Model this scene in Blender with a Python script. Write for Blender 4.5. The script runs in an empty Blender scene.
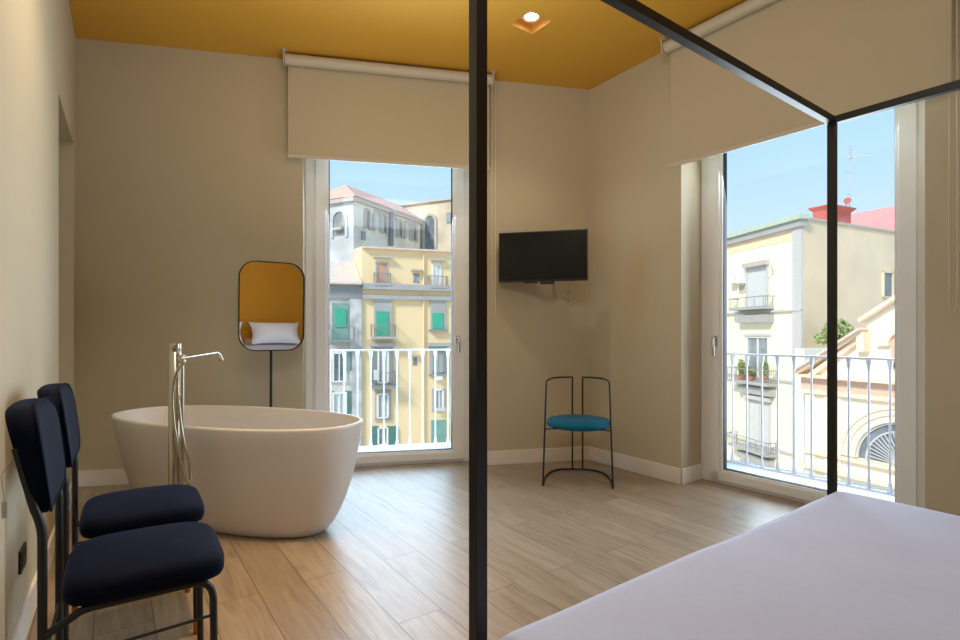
import bpy, math, random
from mathutils import Vector as V
random.seed(7)
C = bpy.context.scene.collection
PI = math.pi
EYE, FOC, CX, HY = 1.15, 530.0, 480.0, 332.0          # camera height, focal length (px), principal column, horizon row

# ------------------------------------------------------------------ materials
def srgb(r, g, b):
    f = lambda c: (c/255/12.92) if c/255 <= .04045 else ((c/255+.055)/1.055)**2.4
    return (f(r), f(g), f(b), 1)
def mat(name, col, rough=.6, metal=0., var=.06, scale=6., bump=0., bscale=60., spec=.5, trans=0., sheen=0., stretch=None, tint=None):
    m = bpy.data.materials.new(name); m.use_nodes = True
    nt = m.node_tree; N = nt.nodes; L = nt.links
    b = N['Principled BSDF']
    b.inputs['Roughness'].default_value = rough
    b.inputs['Metallic'].default_value = metal
    b.inputs['Specular IOR Level'].default_value = spec
    if sheen:
        b.inputs['Sheen Weight'].default_value = sheen
        b.inputs['Sheen Roughness'].default_value = .35
        if tint: b.inputs['Sheen Tint'].default_value = tint
    tc = N.new('ShaderNodeTexCoord'); mp = N.new('ShaderNodeMapping')
    if stretch: mp.inputs['Scale'].default_value = stretch
    L.new(tc.outputs['Object'], mp.inputs['Vector'])
    nz = N.new('ShaderNodeTexNoise'); nz.inputs['Scale'].default_value = scale; nz.inputs['Detail'].default_value = 5
    L.new(mp.outputs[0], nz.inputs['Vector'])
    rp = N.new('ShaderNodeValToRGB')
    rp.color_ramp.elements[0].position = .3; rp.color_ramp.elements[1].position = .7
    rp.color_ramp.elements[0].color = tuple(max(0, c*(1-var)) for c in col[:3])+(1,)
    rp.color_ramp.elements[1].color = tuple(min(1, c*(1+var)) for c in col[:3])+(1,)
    L.new(nz.outputs['Fac'], rp.inputs[0]); L.new(rp.outputs[0], b.inputs['Base Color'])
    if bump:
        n2 = N.new('ShaderNodeTexNoise'); n2.inputs['Scale'].default_value = bscale; n2.inputs['Detail'].default_value = 4
        L.new(mp.outputs[0], n2.inputs['Vector'])
        bp = N.new('ShaderNodeBump'); bp.inputs['Strength'].default_value = bump; bp.inputs['Distance'].default_value = .01
        L.new(n2.outputs['Fac'], bp.inputs['Height']); L.new(bp.outputs[0], b.inputs['Normal'])
    return m
def glass_mat():
    m = bpy.data.materials.new('window_glass'); m.use_nodes = True
    nt = m.node_tree; N = nt.nodes; L = nt.links
    N.remove(N['Principled BSDF'])
    t = N.new('ShaderNodeBsdfTransparent'); t.inputs[0].default_value = (.97, .985, .98, 1)
    g = N.new('ShaderNodeBsdfGlossy'); g.inputs['Roughness'].default_value = .02
    fr = N.new('ShaderNodeFresnel'); fr.inputs[0].default_value = 1.25
    mx = N.new('ShaderNodeMixShader')
    L.new(fr.outputs[0], mx.inputs[0]); L.new(t.outputs[0], mx.inputs[1]); L.new(g.outputs[0], mx.inputs[2])
    L.new(mx.outputs[0], N['Material Output'].inputs['Surface'])
    return m
def emit_mat(name, col, s):
    m = bpy.data.materials.new(name); m.use_nodes = True
    b = m.node_tree.nodes['Principled BSDF']
    b.inputs['Base Color'].default_value = col
    b.inputs['Emission Color'].default_value = col; b.inputs['Emission Strength'].default_value = s
    return m
def floor_mat(ang):
    m = bpy.data.materials.new('oak_planks'); m.use_nodes = True
    nt = m.node_tree; N = nt.nodes; L = nt.links; b = N['Principled BSDF']
    tc = N.new('ShaderNodeTexCoord'); mp = N.new('ShaderNodeMapping'); mp.inputs['Rotation'].default_value = (0, 0, -ang)
    mp.inputs['Location'].default_value = (.35, .06, 0)
    L.new(tc.outputs['Object'], mp.inputs['Vector'])
    br = N.new('ShaderNodeTexBrick'); br.offset = .37; br.offset_frequency = 2
    br.inputs['Scale'].default_value = 1; br.inputs['Brick Width'].default_value = 1.55; br.inputs['Row Height'].default_value = .197
    br.inputs['Mortar Size'].default_value = .0024; br.inputs['Mortar Smooth'].default_value = .4
    br.inputs['Color1'].default_value = (0, 0, 0, 1); br.inputs['Color2'].default_value = (1, 1, 1, 1); br.inputs['Mortar'].default_value = (.5, .5, .5, 1)
    L.new(mp.outputs[0], br.inputs['Vector'])
    # grain, stretched along each plank and shifted from plank to plank
    off = N.new('ShaderNodeVectorMath'); off.operation = 'MULTIPLY_ADD'
    off.inputs[1].default_value = (7, 9, 0)
    L.new(br.outputs['Color'], off.inputs[0]); L.new(mp.outputs[0], off.inputs[2])
    ms = N.new('ShaderNodeMapping'); ms.inputs['Scale'].default_value = (1.2, 11, 1); L.new(off.outputs[0], ms.inputs['Vector'])
    n1 = N.new('ShaderNodeTexNoise'); n1.inputs['Scale'].default_value = 2.4; n1.inputs['Detail'].default_value = 9; n1.inputs['Distortion'].default_value = 1.1
    L.new(ms.outputs[0], n1.inputs['Vector'])
    r1 = N.new('ShaderNodeValToRGB'); e = r1.color_ramp.elements
    e[0].position = .25; e[0].color = srgb(128, 111, 92); e[1].position = .68; e[1].color = srgb(162, 146, 124)
    x = e.new(.45); x.color = srgb(150, 133, 112)
    L.new(n1.outputs['Fac'], r1.inputs[0])
    tint = N.new('ShaderNodeMix'); tint.data_type = 'RGBA'; tint.blend_type = 'MULTIPLY'; tint.inputs[0].default_value = 1
    r2 = N.new('ShaderNodeValToRGB'); r2.color_ramp.elements[0].color = (.84, .82, .80, 1); r2.color_ramp.elements[1].color = (1.05, 1.05, 1.05, 1)
    L.new(br.outputs['Color'], r2.inputs[0]); L.new(r1.outputs[0], tint.inputs[6]); L.new(r2.outputs[0], tint.inputs[7])
    mo = N.new('ShaderNodeMix'); mo.data_type = 'RGBA'; L.new(br.outputs['Fac'], mo.inputs[0]); L.new(tint.outputs[2], mo.inputs[6])
    mo.inputs[7].default_value = srgb(96, 78, 62)
    # dark knots
    vo = N.new('ShaderNodeTexVoronoi'); vo.inputs['Scale'].default_value = 1.1
    mk = N.new('ShaderNodeMapping'); mk.inputs['Scale'].default_value = (1, 2.6, 1); L.new(mp.outputs[0], mk.inputs['Vector']); L.new(mk.outputs[0], vo.inputs['Vector'])
    rk = N.new('ShaderNodeValToRGB'); rk.color_ramp.elements[0].position = .02; rk.color_ramp.elements[0].color = (.55, .5, .48, 1); rk.color_ramp.elements[1].position = .075; rk.color_ramp.elements[1].color = (1, 1, 1, 1)
    L.new(vo.outputs['Distance'], rk.inputs[0])
    kn = N.new('ShaderNodeMix'); kn.data_type = 'RGBA'; kn.blend_type = 'MULTIPLY'; kn.inputs[0].default_value = .8
    L.new(mo.outputs[2], kn.inputs[6]); L.new(rk.outputs[0], kn.inputs[7])
    L.new(kn.outputs[2], b.inputs['Base Color'])
    b.inputs['Roughness'].default_value = .36; b.inputs['Specular IOR Level'].default_value = .5
    bp = N.new('ShaderNodeBump'); bp.inputs['Strength'].default_value = .25; bp.inputs['Distance'].default_value = .004
    mh = N.new('ShaderNodeMath'); mh.operation = 'SUBTRACT'; L.new(n1.outputs['Fac'], mh.inputs[0]); L.new(br.outputs['Fac'], mh.inputs[1])
    L.new(mh.outputs[0], bp.inputs['Height']); L.new(bp.outputs[0], b.inputs['Normal'])
    return m
def tile_mat(name, c1, c2, scale):
    m = mat(name, c1, .9, var=.2, scale=3)
    nt = m.node_tree; N = nt.nodes; L = nt.links
    w = N.new('ShaderNodeTexWave'); w.inputs['Scale'].default_value = scale; w.inputs['Distortion'].default_value = 1.5
    tc = [n for n in N if n.type == 'TEX_COORD'][0]; L.new(tc.outputs['Object'], w.inputs['Vector'])
    mx = N.new('ShaderNodeMix'); mx.data_type = 'RGBA'; mx.inputs[7].default_value = c2
    rp = [n for n in N if n.type == 'VALTORGB'][0]
    L.new(w.outputs['Fac'], mx.inputs[0]); L.new(rp.outputs[0], mx.inputs[6]); L.new(mx.outputs[2], N['Principled BSDF'].inputs['Base Color'])
    return m

M = dict(
    wall=mat('wall_paint', srgb(192, 180, 153), .85, var=.02, scale=1.5, bump=.06, bscale=180),
    trim=mat('trim_paint', srgb(228, 222, 212), .5, var=.015),
    ceil=mat('ochre_ceiling_paint', srgb(214, 164, 58), .6, var=.03, scale=1.2),
    ochre=mat('ochre_wall_paint', srgb(205, 140, 22), .8, var=.02),
    pvc=mat('window_frame_paint', srgb(238, 240, 242), .38, var=.015),
    gasket=mat('black_gasket', srgb(28, 28, 30), .6),
    chrome=mat('satin_nickel', srgb(196, 186, 166), .24, 1, var=.02),
    steel=mat('brushed_steel', srgb(190, 188, 182), .3, 1, var=.02),
    black=mat('black_powder_coat', srgb(15, 15, 16), .4, var=.05),
    brass=mat('brass_sleeve', srgb(176, 106, 40), .35, .8),
    navy=mat('navy_velvet', srgb(4, 9, 28), .8, var=.15, scale=9, spec=.08, sheen=.08, tint=(.25, .42, .9, 1), bump=.15, bscale=400),
    teal=mat('teal_velvet', srgb(0, 92, 120), .7, var=.3, scale=5, spec=.2, sheen=.1),
    stone=mat('white_solid_surface', srgb(214, 209, 204), .38, var=.01),
    linen=mat('white_cotton', srgb(194, 198, 222), .9, var=.02, bump=.12, bscale=25, sheen=.1),
    pillow=mat('white_pillow_cotton', srgb(235, 234, 238), .9, var=.02),
    tan=mat('tan_cushion', srgb(150, 108, 76), .9, var=.1),
    blind=mat('blind_fabric', srgb(190, 178, 150), .9, var=.015, bump=.03, bscale=500),
    blindbar=mat('blind_bar', srgb(198, 188, 168), .5, var=.01),
    screen=mat('tv_screen', srgb(4, 4, 5), .09, var=.02, spec=.35),
    blackpl=mat('black_plastic', srgb(16, 16, 17), .4),
    whitepl=mat('white_cable', srgb(200, 190, 170), .5),
    glass=glass_mat(),
    lamp=emit_mat('lamp_glow', (1, .93, .78, 1), 9),
    lampring=mat('lamp_ring', srgb(245, 235, 215), .5),
    rail=mat('white_iron_paint', srgb(246, 246, 242), .5, var=.02),
    rail2=mat('shaded_iron_paint', srgb(170, 164, 166), .5, var=.03),  # greyer copy of the railing paint, backlit shade put into its colour
    marble=mat('pale_marble', srgb(232, 232, 230), .4, var=.05, scale=3),
    tag=mat('paper_tag', srgb(170, 165, 160), .8),
    # street
    yellow=mat('yellow_stucco', srgb(248, 220, 174), .95, var=.02, scale=.5),
    gband=mat('blue_grey_stucco', srgb(180, 178, 176), .95, var=.06, scale=1),
    gdark=mat('dark_grey_stucco', srgb(150, 150, 150), .95, var=.1, scale=1),
    gwall=mat('weathered_grey_stucco', srgb(208, 202, 192), .95, var=.22, scale=.7),
    gwall2=mat('peeling_plaster', srgb(198, 196, 194), .95, var=.25, scale=1.4),
    green=mat('green_shutter', srgb(72, 178, 146), .7, var=.05, scale=2),
    green2=mat('faded_green_shutter', srgb(130, 168, 158), .7, var=.12, scale=2),
    dkgreen=mat('dark_green_shutter', srgb(84, 132, 122), .7, var=.1),
    rose=mat('rose_shutter', srgb(214, 164, 138), .8, var=.06),
    pane=mat('dim_pane', srgb(150, 158, 164), .25, var=.2, scale=2),
    dpane=mat('dark_pane', srgb(124, 132, 138), .3, var=.3, scale=2),
    lpane=mat('pale_pane', srgb(214, 216, 214), .5, var=.06),
    wframe=mat('white_window_paint', srgb(240, 238, 230), .6),
    iron=mat('dull_iron', srgb(150, 148, 146), .7),
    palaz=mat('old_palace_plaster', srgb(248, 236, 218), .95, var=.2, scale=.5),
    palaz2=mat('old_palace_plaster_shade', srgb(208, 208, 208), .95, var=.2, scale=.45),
    palaz3=mat('old_palace_ochre_plaster', srgb(214, 198, 174), .95, var=.2, scale=.4),
    ptrim=mat('palace_trim', srgb(200, 190, 178), .95, var=.1),
    tile=tile_mat('pink_roof_tiles', srgb(242, 196, 178), srgb(226, 174, 156), 4),
    tile2=tile_mat('pale_roof_tiles', srgb(236, 218, 204), srgb(220, 196, 180), 5),
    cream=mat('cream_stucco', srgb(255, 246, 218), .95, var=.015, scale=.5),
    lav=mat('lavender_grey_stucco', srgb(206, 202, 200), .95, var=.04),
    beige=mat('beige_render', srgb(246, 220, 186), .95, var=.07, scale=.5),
    cgreen=mat('pale_green_cornice', srgb(196, 208, 186), .9, var=.08),
    red=mat('red_brick_paint', srgb(200, 104, 98), .9, var=.1, scale=2),
    pink=mat('pink_stucco', srgb(244, 166, 166), .9, var=.06),
    church=mat('church_stucco', srgb(255, 243, 220), .95, var=.03, scale=.7),
    cmould=mat('church_moulding', srgb(248, 224, 198), .95, var=.06, scale=1),
    cniche=mat('church_niche', srgb(226, 190, 168), .95, var=.08),
    leaf=mat('leaf_green', srgb(160, 172, 112), .8, var=.35, scale=3),
    soil=mat('terracotta', srgb(186, 120, 86), .9),
    street=mat('street_stone', srgb(200, 196, 188), .95, var=.15, scale=.4),
    acwhite=mat('ac_white', srgb(236, 236, 230), .6),
)
M['floor'] = floor_mat(math.atan2(-.8215, .57))

# ------------------------------------------------------------------ mesh helpers
class MB:
    def __init__(s): s.v = []; s.f = []; s.sm = []
    def add(s, vs, fs, smooth=False):
        b = len(s.v); s.v += [V(p) for p in vs]
        for f in fs: s.f.append(tuple(b+i for i in f)); s.sm.append(smooth)
        return s
    def hexa(s, p):      # 8 points: bottom ring 0-3, top ring 4-7
        return s.add(p, [(3, 2, 1, 0), (4, 5, 6, 7), (0, 1, 5, 4), (1, 2, 6, 5), (2, 3, 7, 6), (3, 0, 4, 7)])
    def box(s, x0, x1, y0, y1, z0, z1):
        return s.hexa([(x0, y0, z0), (x1, y0, z0), (x1, y1, z0), (x0, y1, z0), (x0, y0, z1), (x1, y0, z1), (x1, y1, z1), (x0, y1, z1)])
    def fbox(s, F, u0, u1, w0, w1, z0, z1):
        return s.hexa([F.p(u0, w0, z0), F.p(u1, w0, z0), F.p(u1, w1, z0), F.p(u0, w1, z0), F.p(u0, w0, z1), F.p(u1, w0, z1), F.p(u1, w1, z1), F.p(u0, w1, z1)])
    def fprism(s, F, poly, w0, w1):       # polygon of (u,z) extruded from w0 to w1
        n = len(poly)
        vs = [F.p(u, w0, z) for u, z in poly]+[F.p(u, w1, z) for u, z in poly]
        return s.add(vs, [tuple(range(n-1, -1, -1)), tuple(range(n, 2*n))]+[(i, (i+1) % n, n+(i+1) % n, n+i) for i in range(n)])
    def fring(s, F, uc, zc, r0, r1, w0, w1, a0=0, a1=PI, n=24):
        P = []
        for i in range(n+1):
            a = a0+(a1-a0)*i/n; c, d = math.cos(a), math.sin(a)
            P += [F.p(uc+r0*c, w0, zc+r0*d), F.p(uc+r1*c, w0, zc+r1*d), F.p(uc+r1*c, w1, zc+r1*d), F.p(uc+r0*c, w1, zc+r0*d)]
        fs = []
        for i in range(n):
            for j in range(4): fs.append((4*i+j, 4*i+(j+1) % 4, 4*i+4+(j+1) % 4, 4*i+4+j))
        fs += [(0, 1, 2, 3), (4*n+3, 4*n+2, 4*n+1, 4*n)]
        return s.add(P, fs)
    def quad(s, a, b, c, d): return s.add([a, b, c, d], [(0, 1, 2, 3)])
    def poly(s, pts): return s.add(pts, [tuple(range(len(pts)))])
    def tube(s, path, r, n=10, closed=False, square=False):
        P = [V(p) for p in path]; m = len(P); rings = []
        up = None
        for i in range(m):
            if closed: t = (P[(i+1) % m]-P[i-1])
            else: t = P[min(i+1, m-1)]-P[max(i-1, 0)]
            t.normalize()
            if up is None:
                up = V((0, 0, 1)) if abs(t.z) < .9 else V((1, 0, 0))
            a = t.cross(up)
            if a.length < 1e-6: a = t.cross(V((0, 1, 0)))
            a.normalize(); b = a.cross(t).normalized(); up = b
            rr = r[i] if isinstance(r, (list, tuple)) else r
            rings.append([P[i]+a*rr*math.cos(2*PI*k/n)+b*rr*math.sin(2*PI*k/n) for k in range(n)])
        vs = [p for q in rings for p in q]
        fs = []
        for i in range(m if closed else m-1):
            j = (i+1) % m
            for k in range(n): fs.append((i*n+k, i*n+(k+1) % n, j*n+(k+1) % n, j*n+k))
        b0 = len(s.f)
        s.add(vs, fs, True)
        if not closed: s.add(rings[0], [tuple(range(n-1, -1, -1))]); s.add(rings[-1], [tuple(range(n))])
        return s
    def lathe(s, prof, c=(0, 0), n=32, capb=True, capt=True):
        vs = []
        for r, z in prof:
            for k in range(n): vs.append((c[0]+r*math.cos(2*PI*k/n), c[1]+r*math.sin(2*PI*k/n), z))
        fs = [(i*n+k, i*n+(k+1) % n, (i+1)*n+(k+1) % n, (i+1)*n+k) for i in range(len(prof)-1) for k in range(n)]
        s.add(vs, fs, True)
        if capb: s.add(vs[:n], [tuple(range(n-1, -1, -1))])
        if capt: s.add(vs[-n:], [tuple(range(n))])
        return s
    def build(s, name, m, parent=None, at=None, bevel=0, sub=0, kind=None, label=None, cat=None, group=None, smooth=None):
        o0 = V(at) if at is not None else (V(parent.location) if parent is not None and parent.get('_abs') else V((0, 0, 0)))
        if parent is not None and parent.type == 'MESH' and parent.get('_abs'): o0 = V(parent['_o'])
        me = bpy.data.meshes.new(name)
        me.from_pydata([p-o0 for p in s.v], [], s.f)
        me.polygons.foreach_set('use_smooth', [bool(smooth if smooth is not None else x) for x in s.sm])
        me.materials.append(M[m] if isinstance(m, str) else m)
        me.update()
        o = bpy.data.objects.new(name, me); C.objects.link(o)
        if parent is not None: o.parent = parent
        elif at is not None: o.location = o0
        if at is not None or (parent is not None and parent.get('_abs')): o['_abs'] = 1; o['_o'] = tuple(o0)
        if bevel:
            md = o.modifiers.new('bevel', 'BEVEL'); md.width = bevel; md.segments = 3; md.limit_method = 'ANGLE'; md.angle_limit = .7
            if md: o.data.polygons.foreach_set('use_smooth', [True]*len(me.polygons))
            wn = o.modifiers.new('wn', 'WEIGHTED_NORMAL'); wn.keep_sharp = True
        if sub:
            md = o.modifiers.new('sub', 'SUBSURF'); md.levels = sub; md.render_levels = sub
        if kind: o['kind'] = kind
        if label: o['label'] = label
        if cat: o['category'] = cat
        if group: o['group'] = group
        return o
class Frame:
    def __init__(s, p, d, n): s.P = V((p[0], p[1], 0)); s.d = V((d[0], d[1], 0)).normalized(); s.n = V((n[0], n[1], 0)).normalized()
    def p(s, u, w, z): return s.P+s.d*u+s.n*w+V((0, 0, z))
    def uz(s, px, py, w=0):
        """where the line of sight measured at (px, py) in the photograph meets the plane at offset w: metres along it and height"""
        o = s.P+s.n*w; k = (px-CX)/FOC
        u = (k*o.y-o.x)/(s.d.x-k*s.d.y); dep = o.y+u*s.d.y
        return u, EYE+(HY-py)/FOC*dep
def thing(name, label, cat, loc=(0, 0, 0), group=None, rotz=0, absolute=True):
    o = bpy.data.objects.new(name, None); C.objects.link(o); o.location = loc; o.rotation_euler = (0, 0, rotz)
    o.empty_display_size = .1
    o['label'] = label; o['category'] = cat
    if group: o['group'] = group
    if absolute: o['_abs'] = 1
    return o
def dup(root, loc, label):
    r = root.copy(); C.objects.link(r); r.location = loc; r['label'] = label
    for ch in list(root.children):
        c = ch.copy(); C.objects.link(c); c.parent = r
        for g in ch.children:
            d = g.copy(); C.objects.link(d); d.parent = c
    return r
def arc(p0, pc, p1, n=8):   # quadratic bend through a corner
    p0, pc, p1 = V(p0), V(pc), V(p1)
    return [p0*(1-t)**2+pc*2*t*(1-t)+p1*t*t for t in [i/n for i in range(n+1)]]
def spline(pts, n=10):
    P = [V(p) for p in pts]; P = [P[0]*2-P[1]]+P+[P[-1]*2-P[-2]]; out = []
    for i in range(1, len(P)-2):
        a, b, c, d = P[i-1:i+3]
        for k in range(n):
            t = k/n
            out.append(.5*((2*b)+(c-a)*t+(2*a-5*b+4*c-d)*t*t+(3*b-a-3*c+d)*t**3))
    out.append(P[-2]); return out

# ------------------------------------------------------------------ room shell
L_ = V((-3.003, 3.935, 0)); C_ = V((.989, 4.777, 0)); P2 = V((1.5166, 3.994, 0))
HR = V((3.62, 1.139, 0)); HL = V((.396, -1.217, 0))
HC = 3.333
def inw(d): return (d[1], -d[0])
Fb = Frame(L_, C_-L_, inw(C_-L_))                    # back wall, left window
Fc = Frame(C_, P2-C_, inw(P2-C_))                    # short pier beside the right window
Fr = Frame(P2, HR-P2, inw(HR-P2))                    # right wall
Fl = Frame(HL, L_-HL, inw(L_-HL))                    # left wall
Fh = Frame(HR, HL-HR, inw(HL-HR))                    # wall behind the bed
LB, LC, LR, LL, LH = (C_-L_).length, (P2-C_).length, (HR-P2).length, (L_-HL).length, (HL-HR).length
WB = (1.612, 3.03, 2.75); WR = (0.0, 1.447, 2.75)     # window openings: u0, u1, top
REV_B, REV_R = .17, .27
DEP = .45                                             # full wall depth out to the balcony
def wall(mb, F, u0, u1, z0, z1, holes):
    us = sorted({u0, u1, *[h[0] for h in holes], *[h[1] for h in holes]})
    zs = sorted({z0, z1, *[h[2] for h in holes], *[h[3] for h in holes]})
    for i in range(len(us)-1):
        for j in range(len(zs)-1):
            um, zm = (us[i]+us[i+1])/2, (zs[j]+zs[j+1])/2
            if any(h[0] < um < h[1] and h[2] < zm < h[3] for h in holes): continue
            mb.quad(F.p(us[i], 0, zs[j]), F.p(us[i+1], 0, zs[j]), F.p(us[i+1], 0, zs[j+1]), F.p(us[i], 0, zs[j+1]))
    for h in holes:
        a, b, c, d, dep = h
        for (ua, za, ub, zb) in ((a, c, a, d), (a, d, b, d), (b, d, b, c)) + (((b, c, a, c),) if c > .01 else ()):
            mb.quad(F.p(ua, 0, za), F.p(ub, 0, zb), F.p(ub, -dep, zb), F.p(ua, -dep, za))
        if len(h) > 4 and c > .01:
            mb.quad(F.p(a, -dep, c), F.p(b, -dep, c), F.p(b, -dep, d), F.p(a, -dep, d))
mb = MB(); wall(mb, Fb, 0, LB, 0, HC, [(WB[0], WB[1], 0, WB[2], DEP)]); mb.build('wall_back', 'wall', kind='structure')
mb = MB(); wall(mb, Fc, 0, LC, 0, HC, []); wall(mb, Fr, 0, LR, 0, HC, [(WR[0], WR[1], 0, WR[2], DEP)]); mb.build('wall_right', 'wall', kind='structure')
u0 = LL-(3.935-3.007)/.835; u1 = LL-(3.935-3.79)/.835
mb = MB(); wall(mb, Fl, 0, LL, 0, HC, [(u0, u1, .778, 2.503, .3)]); mb.build('wall_left', 'wall', kind='structure')
mb = MB(); wall(mb, Fh, 0, LH, 0, HC, []); mb.build('wall_rear', 'ochre', kind='structure')
# floor (runs into both window recesses)
mb = MB(); mb.poly([HL, HR, Fr.p(WR[1], 0, 0), Fr.p(WR[1], -REV_R-.05, 0), Fr.p(0, -REV_R-.05, 0), P2, C_, Fb.p(WB[1], 0, 0), Fb.p(WB[1], -REV_B-.05, 0), Fb.p(WB[0], -REV_B-.05, 0), Fb.p(WB[0], 0, 0), L_])
mb.build('floor', 'floor', kind='structure')
# ceiling with the square recess for the spotlight
D1 = V((.807, .59, 0)).normalized(); D2 = V((-.59, .807, 0)).normalized()
RC = V((.3625, 3.744, 0)); RH = .1
rq = [RC+D1*a*RH+D2*b*RH for a, b in ((-1, -1), (1, -1), (1, 1), (-1, 1))]
up = V((0, 0, HC))
ring = [HL, HR, P2, C_, L_]
mb = MB()
cyc = [q+up for q in rq]
pts = [p+up for p in ring]
# corners of the recess joined to the room's corners: HL-HR edge to q0-q1, P2 and C to q1-q2, L to q3
mb.poly([pts[0], pts[1], cyc[1], cyc[0]]); mb.poly([pts[1], pts[2], pts[3], cyc[2], cyc[1]]); mb.poly([pts[3], pts[4], cyc[3], cyc[2]]); mb.poly([pts[4], pts[0], cyc[0], cyc[3]])
mb.build('ceiling', 'ceil', kind='structure')
# baseboards
BH, BT = .12, .014
def base(name, segs):
    mb = MB()
    for F, a, b in segs: mb.fbox(F, a, b, 0, BT, 0, BH)
    return mb.build(name, 'trim', bevel=.003, kind='structure')
base('baseboard_back', [(Fb, 0, WB[0]), (Fb, WB[1], LB)])
Frev = Frame(P2, -Fr.n, Fr.d)
base('baseboard_right', [(Fc, 0, LC), (Frev, -.0, REV_R), (Fr, WR[1], LR)])
base('baseboard_left', [(Fl, 0, LL)])

# ------------------------------------------------------------------ windows
def window(name, F, u0, u1, top, rev, handle_side, gl, gr, label):
    """full-height one-leaf window: u0..u1 opening, gl/gr glass edges"""
    w = bpy.data.objects.new(name, None); C.objects.link(w); w.location = F.p((u0+u1)/2, -rev, 0); w['kind'] = 'structure'; w['_abs'] = 1; w['label'] = label
    gb, gt = .108, top-.13
    a, b = gl-.105, gr+.105                    # sash edges
    # fixed frame
    mb = MB()
    mb.fbox(F, u0, a+.012, -rev-.08, -rev, 0, top); mb.fbox(F, b-.012, u1, -rev-.08, -rev, 0, top)
    mb.fbox(F, a, b, -rev-.08, -rev, 0, .03); mb.fbox(F, a, b, -rev-.08, -rev, top-.04, top)
    mb.build('fixed_frame', 'pvc', w, bevel=.004)
    # sash with stepped profile
    mb = MB()
    for (s0, s1, w0, w1) in ((0, .085, -rev-.06, -rev+.018), (.07, .105, -rev-.055, -rev+.006)):
        mb.fbox(F, a+s0, a+s1, w0, w1, .026, top-.03); mb.fbox(F, b-s1, b-s0, w0, w1, .026, top-.03)
    mb.fbox(F, a+.02, b-.02, -rev-.06, -rev+.018, .026, gb-.016); mb.fbox(F, a+.02, b-.02, -rev-.055, -rev+.006, gb-.03, gb)
    mb.fbox(F, a+.02, b-.02, -rev-.06, -rev+.018, gt, top-.03)
    mb.build('sash', 'pvc', w, bevel=.004)
    g = MB(); t = .005
    g.fbox(F, gl-.002, gl+t, -rev-.052, -rev-.01, gb, gt); g.fbox(F, gr-t, gr+.002, -rev-.052, -rev-.01, gb, gt); g.fbox(F, gl, gr, -rev-.052, -rev-.01, gb-.002, gb+t)
    g.build('gasket', 'gasket', w)
    MB().fbox(F, gl, gr, -rev-.042, -rev-.034, gb, gt).build('glass', 'glass', w)
    uh = (b-.06) if handle_side > 0 else (a+.06)
    h = MB(); h.fbox(F, uh-.014, uh+.014, -rev+.018, -rev+.028, 1.04, 1.12)
    hp = h.build('handle_plate', 'steel', w, bevel=.004)
    z = 1.10
    MB().tube([F.p(uh, -rev+.026, z), F.p(uh, -rev+.06, z)]+[F.p(uh+.004, -rev+.066, z-.01), F.p(uh+.006, -rev+.064, z-.13)], .010, 10).build('handle_lever', 'steel', hp)
    return w
window('window_1', Fb, WB[0], WB[1], WB[2], REV_B, 1, 1.80, 2.856, 'tall glazed balcony window behind the bathtub')
glr = [Fr.uz(725.5, 400, -.31)[0], Fr.uz(895.5, 400, -.276)[0]]
window('window_2', Fr, WR[0], WR[1], WR[2], REV_R, -1, glr[0], glr[1], 'tall glazed balcony window beyond the bed')
# marble thresholds outside the glass
MB().fbox(Fb, WB[0]-.1, WB[1]+.1, -.85, -REV_B-.06, -.12, .012).build('trim_1', 'marble', kind='structure')
MB().fbox(Fr, WR[0]-.1, WR[1]+.1, -.95, -REV_R-.06, -.12, .035).build('trim_2', 'marble', kind='structure')

def railing(F, w, u0, u1, z0, z1, us, m, label, k=1.):
    t = thing('balcony_railing', label, 'railing', F.p((u0+u1)/2, w, .035))
    MB().fbox(F, u0, u1, w-.018, w+.018, z1-.014, z1).build('top_rail', m, t)
    MB().fbox(F, u0, u1, w-.012, w+.012, z0-.006, z0+.010).build('bottom_rail', m, t)
    for u in us:
        p = F.p(u, w, 0)
        prof = [(r*k, z) for r, z in ((.009, z0), (.019, z0+.004), (.019, z0+.02), (.010, z0+.075), (.0085, z0+.1), (.0085, z1-.11), (.010, z1-.085), (.020, z1-.035), (.022, z1-.014))]
        MB().lathe(prof, (p.x, p.y), 12).build('baluster', m, t)
    for u in (u0+.02, u1-.02):
        p = F.p(u, w, 0); MB().tube([p+V((0, 0, .03)), p+V((0, 0, z1-.01))], .013, 8).build('end_post', m, t)
    return t
wb = -REV_B-.33
us = [Fb.uz(x, 400, wb)[0] for x in (344, 448)]; st = (us[1]-us[0])/8
ub = [us[0]+st*i for i in range(-2, 10)]
zt = Fb.uz(390, 349.3, wb)[1]; zb = Fb.uz(400, 446, wb)[1]
railing(Fb, wb, ub[0]-.06, ub[-1]+.06, zb, zt, ub, 'rail', 'white iron balcony railing outside the window behind the bathtub', .85)
wr = -REV_R-.30
us = [Fr.uz(x, 400, wr)[0] for x in (732.6, 890)]; st = (us[1]-us[0])/9
ur = [us[0]+st*i for i in range(-1, 11)]
zt = Fr.uz(800, 355.3, wr)[1]; zb = Fr.uz(778, 471.5, wr)[1]
railing(Fr, wr, ur[0]-.06, ur[-1]+.06, zb, zt, ur, 'rail2', 'iron balcony railing greyed for backlit shade outside the window beyond the bed', .8)

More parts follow.
